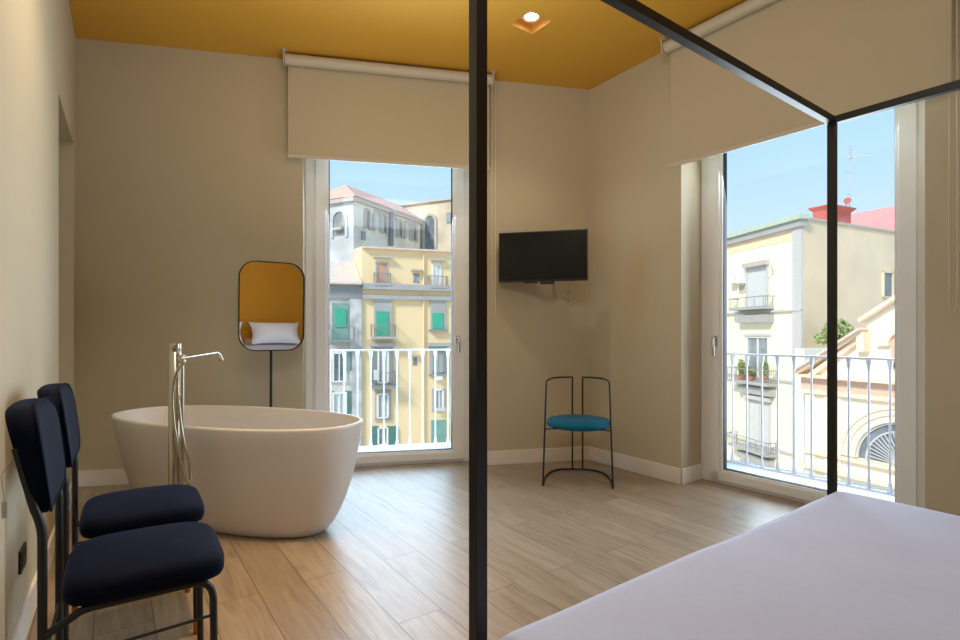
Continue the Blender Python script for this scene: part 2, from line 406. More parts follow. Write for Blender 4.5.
# ------------------------------------------------------------------ roller blinds
def blind(F, u0, u1, zb, label, chain_u, zc):
    t = thing('roller_blind', label, 'roller blind', F.p((u0+u1)/2, .09, zb))
    zt, w, r = 3.272, .125, .042
    pr = [F.p(u0-.012, w, zt), F.p(u1+.012, w, zt)]
    MB().tube(pr, r, 24).build('tube', 'blindbar', t)
    n = 6; mb = MB()
    mb.fbox(F, u0, u1, w-.0425, w-.0405, zb+.01, zt)
    mb.build('fabric', 'blind', t)
    MB().fbox(F, u0-.006, u1+.006, w-.049, w-.034, zb-.008, zb+.022).build('bottom_bar', 'blindbar', t, bevel=.004)
    for u in (u0-.02, u1+.02):
        b = MB(); b.fbox(F, u-.005, u+.005, w-.047, w+.047, zt-.046, HC-.002); b.fbox(F, u-.022, u+.022, w-.045, w+.045, HC-.008, HC-.001)
        b.build('bracket', 'blindbar', t, bevel=.003)
    c = MB(); uc = chain_u
    path = [F.p(uc-.012, w+.02, zt), F.p(uc-.014, w+.02, zc+.3), F.p(uc-.014, w+.02, zc+.05)]+arc(F.p(uc-.014, w+.02, zc+.04), F.p(uc, w+.02, zc-.03), F.p(uc+.016, w+.02, zc+.04))+[F.p(uc+.018, w+.02, zc+.3), F.p(uc+.014, w+.02, zt)]
    c.tube(path, .0028, 6); c.build('pull_chain', 'whitepl', t)
    return t
blind(Fb, 1.51, 3.13, 2.53, 'pale beige roller blind half lowered over the window behind the bathtub', 3.155, 1.29)
blind(Fr, -.034, 1.575, 2.387, 'pale beige roller blind half lowered over the window beyond the bed', 1.592, 1.24)

# ------------------------------------------------------------------ recessed spotlight
t = thing('recessed_downlight', 'small round spotlight glowing in a square recess of the ochre ceiling', 'ceiling light', (RC.x, RC.y, HC))
mb = MB(); zt = HC+.075
for i in range(4):
    a, b = rq[i], rq[(i+1) % 4]; mb.quad(a+up, b+up, b+V((0, 0, zt)), a+V((0, 0, zt)))
mb.poly([q+V((0, 0, zt)) for q in rq[::-1]])
mb.build('recess', mat('recess_paint', srgb(232, 178, 90), .6, var=.02), t)
MB().lathe([(.066, HC+.0745), (.066, HC+.045), (.060, HC+.038), (.050, HC+.040), (.046, HC+.052)], (RC.x, RC.y), 32, False, False).build('ring', 'lampring', t)
MB().lathe([(.001, HC+.043), (.030, HC+.0435), (.047, HC+.05)], (RC.x, RC.y), 32, False, False).build('lamp', 'lamp', t)

# ------------------------------------------------------------------ canopy bed
A = V((-.004, 1.118, 0)); BW, BL = 1.80, 2.08
bt = .0287; CT = 2.032; MZ = .515
bed = thing('canopy_bed', 'black metal four-poster bed frame around the white bed', 'bed', (A+D1*BW/2-D2*BL/2)[:])
def bbox(mb, a0, a1, b0, b1, z0, z1):   # a along D1 from A, b along -D2
    f = lambda a, b, z: A+D1*a-D2*b+V((0, 0, z))
    mb.hexa([f(a0, b0, z0), f(a1, b0, z0), f(a1, b1, z0), f(a0, b1, z0), f(a0, b0, z1), f(a1, b0, z1), f(a1, b1, z1), f(a0, b1, z1)]); return mb
h = bt/2
for a in (0, BW):
    for b in (0, BL): bbox(MB(), a-h, a+h, b-h, b+h, 0, CT).build('post', 'black', bed, bevel=.0015)
for b in (0, BL): bbox(MB(), h, BW-h, b-h, b+h, CT-bt, CT).build('canopy_rail', 'black', bed, bevel=.0015)
for a in (0, BW): bbox(MB(), a-h, a+h, h, BL-h, CT-bt, CT).build('canopy_rail', 'black', bed, bevel=.0015)
for a in (0, BW): bbox(MB(), a-h, a+h, h, BL-h, .20, .24).build('side_rail', 'black', bed)
for b in (0, BL): bbox(MB(), h, BW-h, b-h, b+h, .20, .24).build('end_rail', 'black', bed)
bbox(MB(), h, BW-h, h, BL-h, .24, .255).build('slat_base', 'black', bed)
bbox(MB(), .0, BW, BL-.06, BL-.016, .3, .70).build('headboard', 'ochre', bed, bevel=.02)
# white bedspread over the mattress: soft, slightly uneven top
mb = MB(); nx, ny = 40, 44; m0 = .0175
def top(a, b):
    x = a/BW; ea = min(a-m0, BW-m0-a); eb = min(b-m0, BL-.08-b)
    rnd = lambda e, r: 0 if e >= r else r-math.sqrt(max(0, r*r-(r-e)**2))
    z = MZ-.7*rnd(max(ea, 0), .035)-.7*rnd(max(eb, 0), .035)
    z += .003*math.sin(a*7+b*3)*math.sin(b*5-a*2)+.0015*math.sin(a*17+1)*math.sin(b*13)
    z += .002*math.sin(a*4.1)+.002*math.sin(b*6.3)
    return z
def dens(i, n, lo, hi):
    t = i/n; t = .5-.5*math.cos(PI*t); return lo+(hi-lo)*(t*.6+.4*i/n)
grid = [[(dens(i, nx, m0, BW-m0), dens(j, ny, m0, BL-.08)) for j in range(ny+1)] for i in range(nx+1)]
vs = []; fs = []
for i in range(nx+1):
    for j in range(ny+1):
        a, b = grid[i][j]; p = A+D1*a-D2*b; vs.append((p.x, p.y, top(a, b)))
idx = lambda i, j: i*(ny+1)+j
for i in range(nx):
    for j in range(ny): fs.append((idx(i, j), idx(i, j+1), idx(i+1, j+1), idx(i+1, j)))
edge = [(i, 0) for i in range(nx+1)]+[(nx, j) for j in range(1, ny+1)]+[(i, ny) for i in range(nx-1, -1, -1)]+[(0, j) for j in range(ny-1, 0, -1)]
b0 = len(vs)
for (i, j) in edge:
    a, b = grid[i][j]; p = A+D1*a-D2*b; vs.append((p.x, p.y, .257))
ne = len(edge)
for k in range(ne):
    i, j = edge[k]; i2, j2 = edge[(k+1) % ne]
    fs.append((idx(i, j), idx(i2, j2), b0+(k+1) % ne, b0+k))
mb.add(vs, fs, True)
cen = A+D1*BW/2-D2*BL/2
mb.build('bedspread', 'linen', at=(cen.x, cen.y, .257), label='smooth white cotton bedspread covering the mattress of the four-poster bed', cat='bedspread')
# pillows at the head (seen in the mirror)
def cushion(name, a, b, w, d, t, tilt, m, label, cat, z0, group=None):
    mb = MB(); n = 14; vs = []; fs = []
    for s in (1, -1):
        for i in range(n+1):
            for j in range(n+1):
                x, y = i/n*2-1, j/n*2-1
                e = (1-abs(x)**2.2)**.6*(1-abs(y)**2.2)**.6
                kx, ky = 1-.13*(1-y*y), 1-.16*(1-x*x)
                vs.append(V((x*w/2*kx, y*d/2*ky, s*t/2*e)))
    st = (n+1)**2
    for i in range(n):
        for j in range(n):
            q = (i*(n+1)+j, (i+1)*(n+1)+j, (i+1)*(n+1)+j+1, i*(n+1)+j+1)
            fs.append(q); fs.append(tuple(st+k for k in q[::-1]))
    ct, sn = math.cos(tilt), math.sin(tilt)
    out = []
    for p in vs:
        y, z = p.y*ct+p.z*sn, -p.y*sn+p.z*ct     # raise the head edge
        q = A+D1*(a+p.x)-D2*(b-y*1); out.append(V((q.x, q.y, z)))
    lo = min(p.z for p in out)
    mb.add([p+V((0, 0, z0-lo)) for p in out], fs, True)
    c = A+D1*a-D2*b
    return mb.build(name, m, at=(c.x, c.y, z0), label=label, cat=cat, group=group)
cushion('pillow', .30, 1.73, .78, .46, .26, .80, 'pillow', 'white pillow on the bed, only a sliver of it reflected in the mirror', 'pillow', MZ+.012)
cushion('pillow', 1.16, 1.73, .78, .46, .26, .80, 'pillow', 'white pillow on the bed, filling the lower part of the mirror', 'pillow', MZ+.012)
cushion('cushion', .73, 1.52, .13, .14, .06, .8, 'tan', 'small tan cushion between the two white pillows, reflected in the mirror', 'cushion', MZ+.012)

# ------------------------------------------------------------------ bathtub
TC = V((-1.50, 3.23, 0)); TA = V((.948, -.32, 0)).normalized(); TN = V((.32, .948, 0)).normalized()
tub = thing('bathtub', 'freestanding oval white bathtub on the oak floor', 'bathtub', TC[:])
def oval(a, b, z, n=72, e=2.35, off=0):
    out = []
    for k in range(n):
        q = 2*PI*k/n; c, s = math.cos(q), math.sin(q)
        x = a*math.copysign(abs(c)**(2/e), c); y = b*math.copysign(abs(s)**(2/e), s)
        p = TC+TA*(x+off)+TN*y; out.append(V((p.x, p.y, z)))
    return out

rows = []
def prof_out(t):      # t 0 floor .. 1 rim: share of the rim radius
    return t
outer = [(.0, .60, .176), (.004, .635, .196), (.02, .665, .212), (.06, .70, .232), (.12, .738, .253), (.2, .776, .276), (.3, .812, .295), (.4, .836, .322), (.5, .854, .346), (.58, .866, .366), (.625, .872, .374)]
for z, a, b in outer: rows.append(oval(a*.972, b, z))
rows.append(oval(.8475, .3745, .637)); rows.append(oval(.8425, .3695, .64)); rows.append(oval(.8335, .360, .639)); rows.append(oval(.8285, .355, .632))
for z, a, b in [(.56, .812, .338), (.45, .79, .314), (.33, .768, .286), (.24, .728, .256), (.19, .67, .215), (.17, .58, .16), (.165, .35, .08)]: rows.append(oval(a, b, z))
mb = MB(); n = 72; vs = [p for r in rows for p in r]
fs = [(i*n+k, i*n+(k+1) % n, (i+1)*n+(k+1) % n, (i+1)*n+k) for i in range(len(rows)-1) for k in range(n)]
fs.append(tuple(range(n-1, -1, -1))); fs.append(tuple((len(rows)-1)*n+k for k in range(n)))
mb.add(vs, fs, True); mb.build('shell', 'stone', tub)
MB().lathe([(.001, .171), (.024, .171), (.03, .167)], (TC.x, TC.y), 24, False, False).build('drain', 'chrome', tub)

# floor-standing tap
tp = V((-1.585, 2.752, 0)); sd = V((.32, .948, 0)).normalized()
tap = thing('floor_standing_tap', 'tall satin nickel floor-standing bath tap with hand shower beside the bathtub', 'bath tap', tp[:])
MB().lathe([(.055, 0), (.055, .008), (.05, .012)], (tp.x, tp.y)).build('base_plate', 'chrome', tap)
MB().lathe([(.030, .012), (.030, 1.045), (.0285, 1.047), (.0285, 1.05), (.030, 1.052), (.030, 1.086), (.0285, 1.09)], (tp.x, tp.y), 28).build('column', 'chrome', tap)
side = V((.95, -.30, 0)).normalized()
q = tp+side*.05
MB().tube([(q.x, q.y, .05), (q.x, q.y, 1.0)], .0085, 12).build('riser_pipe', 'chrome', tap)
j = tp+V((0, 0, 1.016))
mb = MB(); mb.tube([j+side*.02, j+side*.065], .016, 14); mb.tube([j+side*.02+V((0, 0, -.02)), j+side*.02+V((0, 0, .02))], .018, 14)
mb.build('hand_shower_holder', 'chrome', tap)
h0 = j+side*.062+V((0, 0, -.004))
tip = V((-1.478, 3.0, 1.03))
dirh = (tip-h0)
pth = [h0-dirh.normalized()*.03, h0+dirh*.3, h0+dirh*.62, h0+dirh*.9]
bend = arc(h0+dirh*.9, tip+V((0, 0, .004)), tip+dirh.normalized()*.022+V((0, 0, -.045)), 7)
hs = MB(); hs.tube(spline(pth, 6)+bend[1:], .0115, 14); hd = hs.build('hand_shower', 'chrome', tap)
# hose loops down in front of the column and back up
def hq(x, y, d): return V(((x-CX)/FOC*d, d, EYE+(HY-y)/FOC*d))   # measured run of the hose in front of the column
hp = [h0-dirh.normalized()*.02, hq(184, 362, 2.70), hq(176, 374, 2.69), hq(172.5, 395, 2.69), hq(174, 422, 2.69), hq(178.5, 450, 2.69), hq(184, 473, 2.69), hq(188.5, 484, 2.69), hq(190.5, 480, 2.70),
      hq(189, 464, 2.71), hq(184.5, 444, 2.715), hq(181, 425, 2.72), hq(179, 405, 2.725), hq(178.5, 395, 2.735)]
MB().tube(spline(hp, 10), .0075, 10).build('hose', 'chrome', tap)

# ------------------------------------------------------------------ standing mirror
MC = V((-1.528, 3.90, 1.338)); mx = V((.84, .542, 0)).normalized(); nn = V((.542, -.84, 0)).normalized()
pitch = math.radians(2.6)
mn = (nn*math.cos(pitch)+V((0, 0, -math.sin(pitch)))).normalized(); mu = mx.cross(mn).normalized()
if mu.z < 0: mu = -mu
mir = thing('standing_mirror', 'rounded rectangular mirror in a thin black rim on a slim black stand behind the bathtub', 'mirror', (MC.x, MC.y, 0))
def rrect(w, h, r, n=10):
    out = []
    for cx, cy, a0 in ((w/2-r, h/2-r, 0), (-w/2+r, h/2-r, PI/2), (-w/2+r, -h/2+r, PI), (w/2-r, -h/2+r, 1.5*PI)):
        for k in range(n+1): a = a0+PI/2*k/n; out.append((cx+r*math.cos(a), cy+r*math.sin(a)))
    return out
W, H, R = .46, .655, .118
rim = [MC+mx*x+mu*y for x, y in rrect(W, H, R)]
mb = MB(); n = len(rim)
inn = [MC+mx*x+mu*y for x, y in rrect(W-.014, H-.014, R-.007)]
vs = [p+mn*.012 for p in rim]+[p-mn*.014 for p in rim]+[p+mn*.012 for p in inn]+[p-mn*.014 for p in inn]
fs = []
for k in range(n):
    l = (k+1) % n
    fs += [(k, l, n+l, n+k), (2*n+k, 2*n+l, l, k), (3*n+k, 3*n+l, 2*n+l, 2*n+k), (n+k, n+l, 3*n+l, 3*n+k)]
mb.add(vs, fs); mb.build('rim', 'black', mir)
mb = MB(); mb.poly([p-mn*.004 for p in inn]); mb.add([p-mn*.012 for p in inn], [tuple(range(n-1, -1, -1))])
mg = mat('mirror_silver', (.86, .86, .86, 1), .02, 1, var=.005)
mb.build('mirror_glass', mg, mir)
MB().poly([p-mn*.0135 for p in inn][::-1]).build('back_panel', 'black', mir)
pb = MC-mu*(H/2+.0); pb = V((pb.x, pb.y, pb.z))
MB().tube([MC-mn*.022+mu*.05, pb-mn*.022, V((pb.x-.018, pb.y+.02, 0.012))], .0105, 12).build('pole', 'black', mir)
MB().lathe([(.15, 0), (.15, .01), (.145, .014), (.02, .016)], (pb.x-.018, pb.y+.02)).build('base', 'black', mir)

# ------------------------------------------------------------------ television
tl = V((.159, 4.50, 0)); tr = V((.876, 4.31, 0)); tvd = (tr-tl).normalized(); Ft = Frame(tl, tvd, inw(tvd)); TW = (tr-tl).length
z0, z1 = 1.572, 1.990
tv = thing('television', 'small black flat television on a swing arm in the corner', 'television', ((tl+tr)/2)[:2]+(z0,))
MB().fbox(Ft, 0, TW, -.035, 0, z0, z1).build('housing', 'blackpl', tv, bevel=.004)
MB().fbox(Ft, .010, TW-.010, -.001, .0012, z0+.014, z1-.010).build('screen', 'screen', tv)
MB().fbox(Ft, .12, TW-.12, -.06, -.035, z0+.06, z1-.1).build('rear_cover', 'blackpl', tv, bevel=.008)
pv = Ft.p(TW*.55, -.06, 1.78); uw = (pv-Fb.P).dot(Fb.d)+.05
wp = Fb.p(uw, .032, 1.78)
MB().tube([pv, pv+(wp-pv)*.5+Fb.d*.05, wp], .014, 10).build('swing_arm', 'black', tv)
MB().fbox(Fb, uw-.05, uw+.05, .002, .014, 1.68, 1.88).build('wall_plate', 'black', tv)
ua, ub_ = Ft.uz(523.5, 300)[0], Ft.uz(538, 300)[0]
MB().fbox(Ft, ua, ub_, -.03, .004, z0-.014, z0-.004).build('sensor_bar', 'blackpl', tv, bevel=.002)
ua, ub_ = Ft.uz(540, 300)[0], Ft.uz(554, 300)[0]
MB().fbox(Ft, ua, ub_, -.03, .004, z0-.024, z0-.001).build('receiver_box', 'blackpl', tv, bevel=.002)
cb = MB()
for s in (0, .03):
    p0 = Ft.p(.56+s, -.03, z0); p1 = Fb.p(3.80+s, .03, 1.50-s); p2 = Fb.p(3.86+s, .02, 1.42+s); p3 = Fb.p(3.85+s*.5, .018, 1.36)
    cb.tube(spline([p0, (p0+p1)/2+V((.03, 0, -.02)), p1, p2, p3], 8), .004, 6)
cb.build('cable', 'whitepl', tv)

# ------------------------------------------------------------------ teal chair
fl, fr_ = V((.4705, 3.958, 0)), V((.974, 3.882, 0)); xa = (fr_-fl).normalized(); ya = V((-xa.y, xa.x, 0)); WD = (fr_-fl).length
tc = thing('round_chair', 'black wire chair with round teal velvet seat in the corner below the television', 'chair', ((fl+fr_)/2+ya*.24)[:])
def cp(x, y, z): return fl+xa*(WD*x+.03*y)+ya*y+V((0, 0, z))
def upath(inset=0, top=False):   # U-shaped plan: front left, round the back, front right
    out = []
    for k in range(33):
        a = PI-PI*k/32; c, s = math.cos(a), math.sin(a)
        out.append((.5+.5*(1-inset)*math.copysign(abs(c)**.62, c), .50*abs(s)**.62))
    return out
U = upath()
tr_ = .0075
MB().tube([cp(x, y, tr_) for x, y in U], tr_, 8).build('floor_rail', 'black', tc)
UT = upath(.09)
ZT = .776
def hoop(rev):
    pts = UT[::-1] if rev else UT
    base_ = [cp(1.0 if rev else 0., .0, tr_)]
    top = []
    # follow the plan round to the inner upright
    lim = .418
    run = [(x, y) for x, y in pts if (x if not rev else 1-x) <= lim]
    run = [q for q in run if (q[0] if not rev else 1-q[0]) < lim-.01]+[(1-lim if rev else lim, .499)]
    run[0] = (run[0][0], .02)
    x0_, x1_ = (1.0 if rev else 0.), run[0][0]
    leg = [cp(x0_+(x1_-x0_)*t, .02*t, tr_+(ZT-.02-tr_)*t) for t in (0, .5, 1)]
    arcp = [cp(x, y, ZT-.002) for x, y in run[1:]]
    x, y = run[-1]
    down = [cp(x, y, ZT-.012), cp(x, y, .4), cp(x, .499, tr_)]
    return MB().tube(leg+[cp(run[0][0], .022, ZT-.008)]+arcp+down, tr_*.93, 8)
hoop(False).build('back_hoop', 'black', tc); hoop(True).build('back_hoop', 'black', tc)
sc_ = cp(.515, .245, 0)
MB().lathe([(.02, .410), (.222, .410), (.242, .418), (.250, .434), (.247, .452), (.232, .466), (.19, .475), (.1, .480), (.001, .481)], (sc_.x, sc_.y), 48, True, False).build('seat', 'teal', tc)
sp = MB(); sp.tube([cp(.024, .012, .424), cp(.5, .2, .404), cp(.976, .012, .424)], .006, 6); sp.tube([cp(.42, .495, .404), cp(.42, .1, .404)], .006, 6); sp.tube([cp(.58, .495, .404), cp(.58, .1, .404)], .006, 6)
sp.build('seat_support', 'black', tc)

# ------------------------------------------------------------------ navy chairs by the left wall
cang = math.atan2(.551, .835)
CL = (-1.115+.835*.2-.551*.1925, 1.35+.551*.2+.835*.1925, 0)
ch = thing('navy_chair', 'navy velvet chair with black tube frame by the left wall, nearer of the two', 'chair', CL, group='pair of navy velvet chairs by the left wall', rotz=cang, absolute=False)
def lp(x, y, z): return V((x-.2, y, z))            # rear legs at x=0, front legs at x=.391
RT = .0105
for s in (-1, 1):
    y = .1925*s
    # rear leg and back post in one bent tube
    pth = [lp(0, y, .05), lp(0, y, .58)]+arc(lp(0, y, .62), lp(0, y, .66), lp(-.015, y, .70), 6)+[lp(-.050, y, .86)]
    l = MB().tube(pth, RT, 12).build('leg', 'black', ch)
    MB().tube([lp(0, y, 0), lp(0, y, .05)], RT*1.06, 12).build('foot_sleeve', 'brass', l)
    pth = [lp(.006, y, .375), lp(.06, y, .405)]+arc(lp(.07, y, .412), lp(.085, y, .42), lp(.11, y, .42), 5)+[lp(.33, y, .42)]+arc(lp(.34, y, .42), lp(.39, y, .42), lp(.392, y, .36), 8)+[lp(.396, y, .05)]
    l = MB().tube(pth, RT, 12).build('leg', 'black', ch)
    MB().tube([lp(.396, y, .05), lp(.397, y, 0)], RT*1.06, 12).build('foot_sleeve', 'brass', l)
    MB().tube([lp(0, y, .30), lp(.394, y, .315)], .0045, 8).build('stretcher', 'black', ch)
MB().tube([lp(0, -.1925, .30), lp(0, .1925, .30)], .0045, 8).build('stretcher', 'black', ch)
cr = MB(); cr.tube([lp(.12, -.19, .417), lp(.12, .19, .417)], .008, 8); cr.tube([lp(.32, -.19, .417), lp(.32, .19, .417)], .008, 8); cr.build('seat_bearer', 'black', ch)
def pad(mapf, nx, ny, w, d, t, crown, e=3.2, edge=.5):
    """soft slab: superellipse plan w x d, thickness t, crowned front"""
    mb = MB(); rows = []; n = 48
    prof = [(.80, 0), (.93, .0), (.975, .10), (.995, .28), (1, .5), (.995, .72), (.975, .88), (.93, .97), (.86, 1.0), (.7, 1.0), (.45, 1.0), (.2, 1.0)]
    vs = []
    for k, z in prof:
        for i in range(n):
            q = 2*PI*i/n; c, s = math.cos(q), math.sin(q)
            x = math.copysign(abs(c)**(2/e), c)*w/2; y = math.copysign(abs(s)**(2/e), s)*d/2
            kx = 1-(1-k)*1.0
            zz = z*t+(crown*(1-kx**2) if z > .9 else 0)
            vs.append(mapf(x*kx, y*kx, zz))
    fs = [(i*n+k, i*n+(k+1) % n, (i+1)*n+(k+1) % n, (i+1)*n+k) for i in range(len(prof)-1) for k in range(n)]
    fs.append(tuple(range(n-1, -1, -1))); fs.append(tuple((len(prof)-1)*n+k for k in range(n)))
    mb.add(vs, fs, True); return mb
pad(lambda x, y, z: lp(.232+x, y-.012, .428+z-.012*(x/.2)**2*(1 if x > 0 else .2)), 0, 0, .402, .415, .062, .02, 5).build('seat', 'navy', ch)
# backrest: thin padded shell curved round the sitter, leaning back
def bmap(x, y, z):     # x across, y up, z towards the sitter
    t = z/.045; return lp((-.049-.22*y)*(1-t)+(.004-.112*y)*t+.35*x*x-.010, x, .812+y)
bk = pad(bmap, 0, 0, .415, .288, .045, .003, 4.2).build('backrest', 'navy', ch)
pp = []
for i in range(48):
    q = 2*PI*i/48; c, sn = math.cos(q), math.sin(q)
    pp.append(bmap(math.copysign(abs(c)**(2/4.2), c)*.2055, math.copysign(abs(sn)**(2/4.2), sn)*.142, .041))
MB().tube(pp, .0032, 8, closed=True).build('piping', 'navy', bk)
ch2 = dup(ch, (CL[0]-.298, CL[1]+.455, 0), 'navy velvet chair with black tube frame by the left wall, farther one nearer the bathtub')
# paper hang tag on the near chair's back
tg = MB(); tg.tube([lp(-.055, -.205, .845), lp(-.075, -.212, .80), lp(-.07, -.212, .735)], .0012, 5)
tgo = tg.build('tag_string', 'tag', ch)
MB().box(-.2-.075, -.2-.065, -.213, -.211, .695, .735).build('hang_tag', 'tag', ch, label='small grey paper hang tag')

# wall socket on the left wall
us_, zs_ = Fl.uz(21, 558)
s = thing('wall_socket', 'black wall socket low on the left wall behind the near navy chair', 'socket', Fl.p(us_, 0, zs_)[:])
MB().fbox(Fl, us_-.06, us_+.06, 0, .009, zs_-.041, zs_+.041).build('plate', 'blackpl', s, bevel=.003)
MB().fbox(Fl, us_-.04, us_+.04, .009, .011, zs_-.022, zs_+.022).build('insert', 'black', s)

# ------------------------------------------------------------------ street beyond the windows
GZ = -13.0
MB().quad((-120, 5.6, GZ), (120, -40, GZ), (140, 160, GZ), (-120, 160, GZ)).build('ground', 'street', kind='structure')
def part(F, par, name, m, px, w0, w1, wp=0, bevel=0):
    """box on a facade: px = (x0, x1, y0, y1) as measured in the photograph, at the facade plane"""
    x0, x1, y0, y1 = px
    u0, u1 = F.uz(x0, HY, wp)[0], F.uz(x1, HY, wp)[0]
    zz = [F.uz((x0+x1)/2, y, wp)[1] for y in (y0, y1)]
    return MB().fbox(F, u0, u1, w0, w1, min(zz), max(zz)).build(name, m, par)
def win(F, par, px, fm, pm, w=.06, fr=.13, name='window', pane='pane', bars=True):
    x0, x1, y0, y1 = px
    u0, u1 = F.uz(x0, HY)[0], F.uz(x1, HY)[0]
    zz = sorted(F.uz((x0+x1)/2, y)[1] for y in (y0, y1))
    mb = MB(); mb.fbox(F, u0, u0+fr, -.1, w, *zz); mb.fbox(F, u1-fr, u1, -.1, w, *zz); mb.fbox(F, u0, u1, -.1, w, zz[1]-fr, zz[1]); mb.fbox(F, u0, u1, -.1, w, zz[0], zz[0]+fr*.7)
    if bars: um = (u0+u1)/2; mb.fbox(F, um-.04, um+.04, -.02, w*.7, *zz)
    o = mb.build(name, fm, par)
    MB().fbox(F, u0+fr*.6, u1-fr*.6, .0, .02, zz[0]+.02, zz[1]-.02).build(pane, pm, o)
    return o
def balcony(F, par, px, hrail, m='gband', out=.9, slab=.18, rm='iron'):
    """px = (x0, x1, ytop of slab): slab with an iron railing"""
    x0, x1, y = px
    u0, u1 = F.uz(x0, HY)[0], F.uz(x1, HY)[0]; z = F.uz((x0+x1)/2, y)[1]
    o = MB().fbox(F, u0, u1, 0, out, z-slab, z).build('balcony', m, par)
    mb = MB()
    mb.fbox(F, u0, u1, out-.05, out-.01, z+hrail-.05, z+hrail); mb.fbox(F, u0, u0+.04, 0, out, z+hrail-.05, z+hrail); mb.fbox(F, u1-.04, u1, 0, out, z+hrail-.05, z+hrail)
    n = max(4, int((u1-u0)/.16))
    for i in range(n+1):
        u = u0+.02+(u1-u0-.04)*i/n; mb.fbox(F, u-.012, u+.012, out-.042, out-.018, z, z+hrail)
    for i in range(1, 5):
        for u in (u0+.02, u1-.02): mb.fbox(F, u-.012, u+.012, out*i/5-.012, out*i/5+.012, z, z+hrail)
    mb.build('balcony_rail', rm, o)
    return o
# --- yellow apartment house across the street
k0 = (362.0-CX)/FOC; Y0 = 38.0
Fy = Frame((k0*Y0, Y0), (.948, .317), (.317, -.948))
yb = thing('apartment_building', 'yellow apartment house with blue-grey bands and green shutters across the street', 'building', (Fy.p(7, -4, GZ))[:])
yt = Fy.uz(362.5, 248.4)[1]
MB().fbox(Fy, 0, 16, -9, 0, GZ, yt).build('wall', 'yellow', yb)
rf = MB(); rf.hexa([Fy.p(0, .35, yt), Fy.p(16.2, .35, yt), Fy.p(16.2, -9, yt), Fy.p(0, -9, yt), Fy.p(0, .35, yt+.12), Fy.p(16.2, .35, yt+.12), Fy.p(16.2, -9, yt+1.2), Fy.p(0, -9, yt+1.2)])
rf.build('roof', 'tile2', yb)
for (y0, y1, o) in ((283.6, 289.4, .45), (295, 298.9, .3)):
    z = sorted(Fy.uz(363, y)[1] for y in (y0, y1)); MB().fbox(Fy, 0, 16, 0, o, *z).build('string_course', 'gband', yb)
# top floor
w = win(Fy, yb, (375.6, 387.6, 262.5, 283.5), 'gband', 'rose', bars=False); balcony(Fy, yb, (373.5, 390, 283.4), .72, out=.5)
part(Fy, yb, 'lintel', 'ptrim', (373, 391, 256.2, 258.2), 0, .4)
win(Fy, yb, (413, 419, 273.8, 282.2), 'gband', 'pane', bars=False); part(Fy, yb, 'lintel', 'ptrim', (410.5, 422, 269.6, 271.3), 0, .4)
win(Fy, yb, (432, 441.5, 263, 286), 'wframe', 'lpane'); balcony(Fy, yb, (428, 446, 286), .72, out=.5); part(Fy, yb, 'lintel', 'ptrim', (430, 445, 259, 261), 0, .4)
# second floor: tall grey surrounds with green shutters
for (sx0, sx1, ox0, ox1, gy0, gy1, sb) in ((374, 391.5, 376, 388, 311.5, 337, 337), (430.3, 445, 432, 442.5, 313, 329, 331)):
    part(Fy, yb, 'surround', 'gband', (sx0, sx1, 298, sb), 0, .16)
    part(Fy, yb, 'capital', 'gband', (sx0-2.5, sx1+2.5, 298, 300.8), 0, .25)
    o = part(Fy, yb, 'shutter', 'green', (ox0, ox1, gy0, gy1), 0, .22)
balcony(Fy, yb, (370.3, 394.5, 336.4), .85, out=.8)
part(Fy, yb, 'sill', 'gdark', (428.8, 446.5, 329.3, 331.6), 0, .35)
# third floor
for (lx0, lx1) in ((370, 394.8), (426.5, 450)): part(Fy, yb, 'lintel', 'gband', (lx0, lx1, 342.8, 346.2), 0, .5); 
part(Fy, yb, 'surround', 'gband', (371.5, 393, 346, 385), 0, .15); win(Fy, yb, (377, 388.5, 349, 383), 'wframe', 'dpane', w=.24)
part(Fy, yb, 'shutter', 'gdark', (372.3, 377, 349, 383), 0, .24); part(Fy, yb, 'shutter', 'gdark', (388.5, 392.5, 349, 383), 0, .24)
balcony(Fy, yb, (370.3, 394.5, 384.8), .95, m='gdark', out=.8)
part(Fy, yb, 'laundry', 'lpane', (372, 377.5, 369, 379), .84, .88)
part(Fy, yb, 'surround', 'gband', (429, 447, 346, 375), 0, .15); win(Fy, yb, (432, 444, 349, 373), 'gdark', 'pane', w=.24)
part(Fy, yb, 'sill', 'gdark', (428.5, 447.5, 373.5, 375.5), 0, .4)
part(Fy, yb, 'air_conditioner', 'acwhite', (435.5, 441, 375.8, 379.5), .0, .5)
part(Fy, yb, 'vent_window', 'dpane', (412.8, 416.8, 357.5, 365), 0, .05); part(Fy, yb, 'lintel', 'ptrim', (411, 419, 354.6, 356), 0, .3)
# fourth floor
part(Fy, yb, 'surround', 'gband', (374.5, 391, 390.5, 420.5), 0, .12); win(Fy, yb, (376.5, 388.5, 393, 418), 'wframe', 'dpane', w=.2)
part(Fy, yb, 'surround', 'gband', (431.5, 445, 388.5, 411), 0, .12); win(Fy, yb, (434, 443.5, 388.5, 409), 'wframe', 'dpane', w=.2)
part(Fy, yb, 'laundry', 'lpane', (434, 444.5, 407, 410.5), .3, .34)
# fifth floor
part(Fy, yb, 'shutter', 'dkgreen', (372, 377.3, 426, 445), 0, .2); part(Fy, yb, 'shutter', 'dkgreen', (388, 395.5, 426, 445), 0, .2); win(Fy, yb, (377, 388.3, 426.5, 445), 'wframe', 'pane', w=.2)
part(Fy, yb, 'shutter', 'green2', (431, 445, 420, 441.5), 0, .2)
pz = Fy.uz(423.5, 300)[0]; MB().tube([Fy.p(pz, .1, GZ), Fy.p(pz, .1, yt)], .06, 8).build('downpipe', 'yellow', yb)
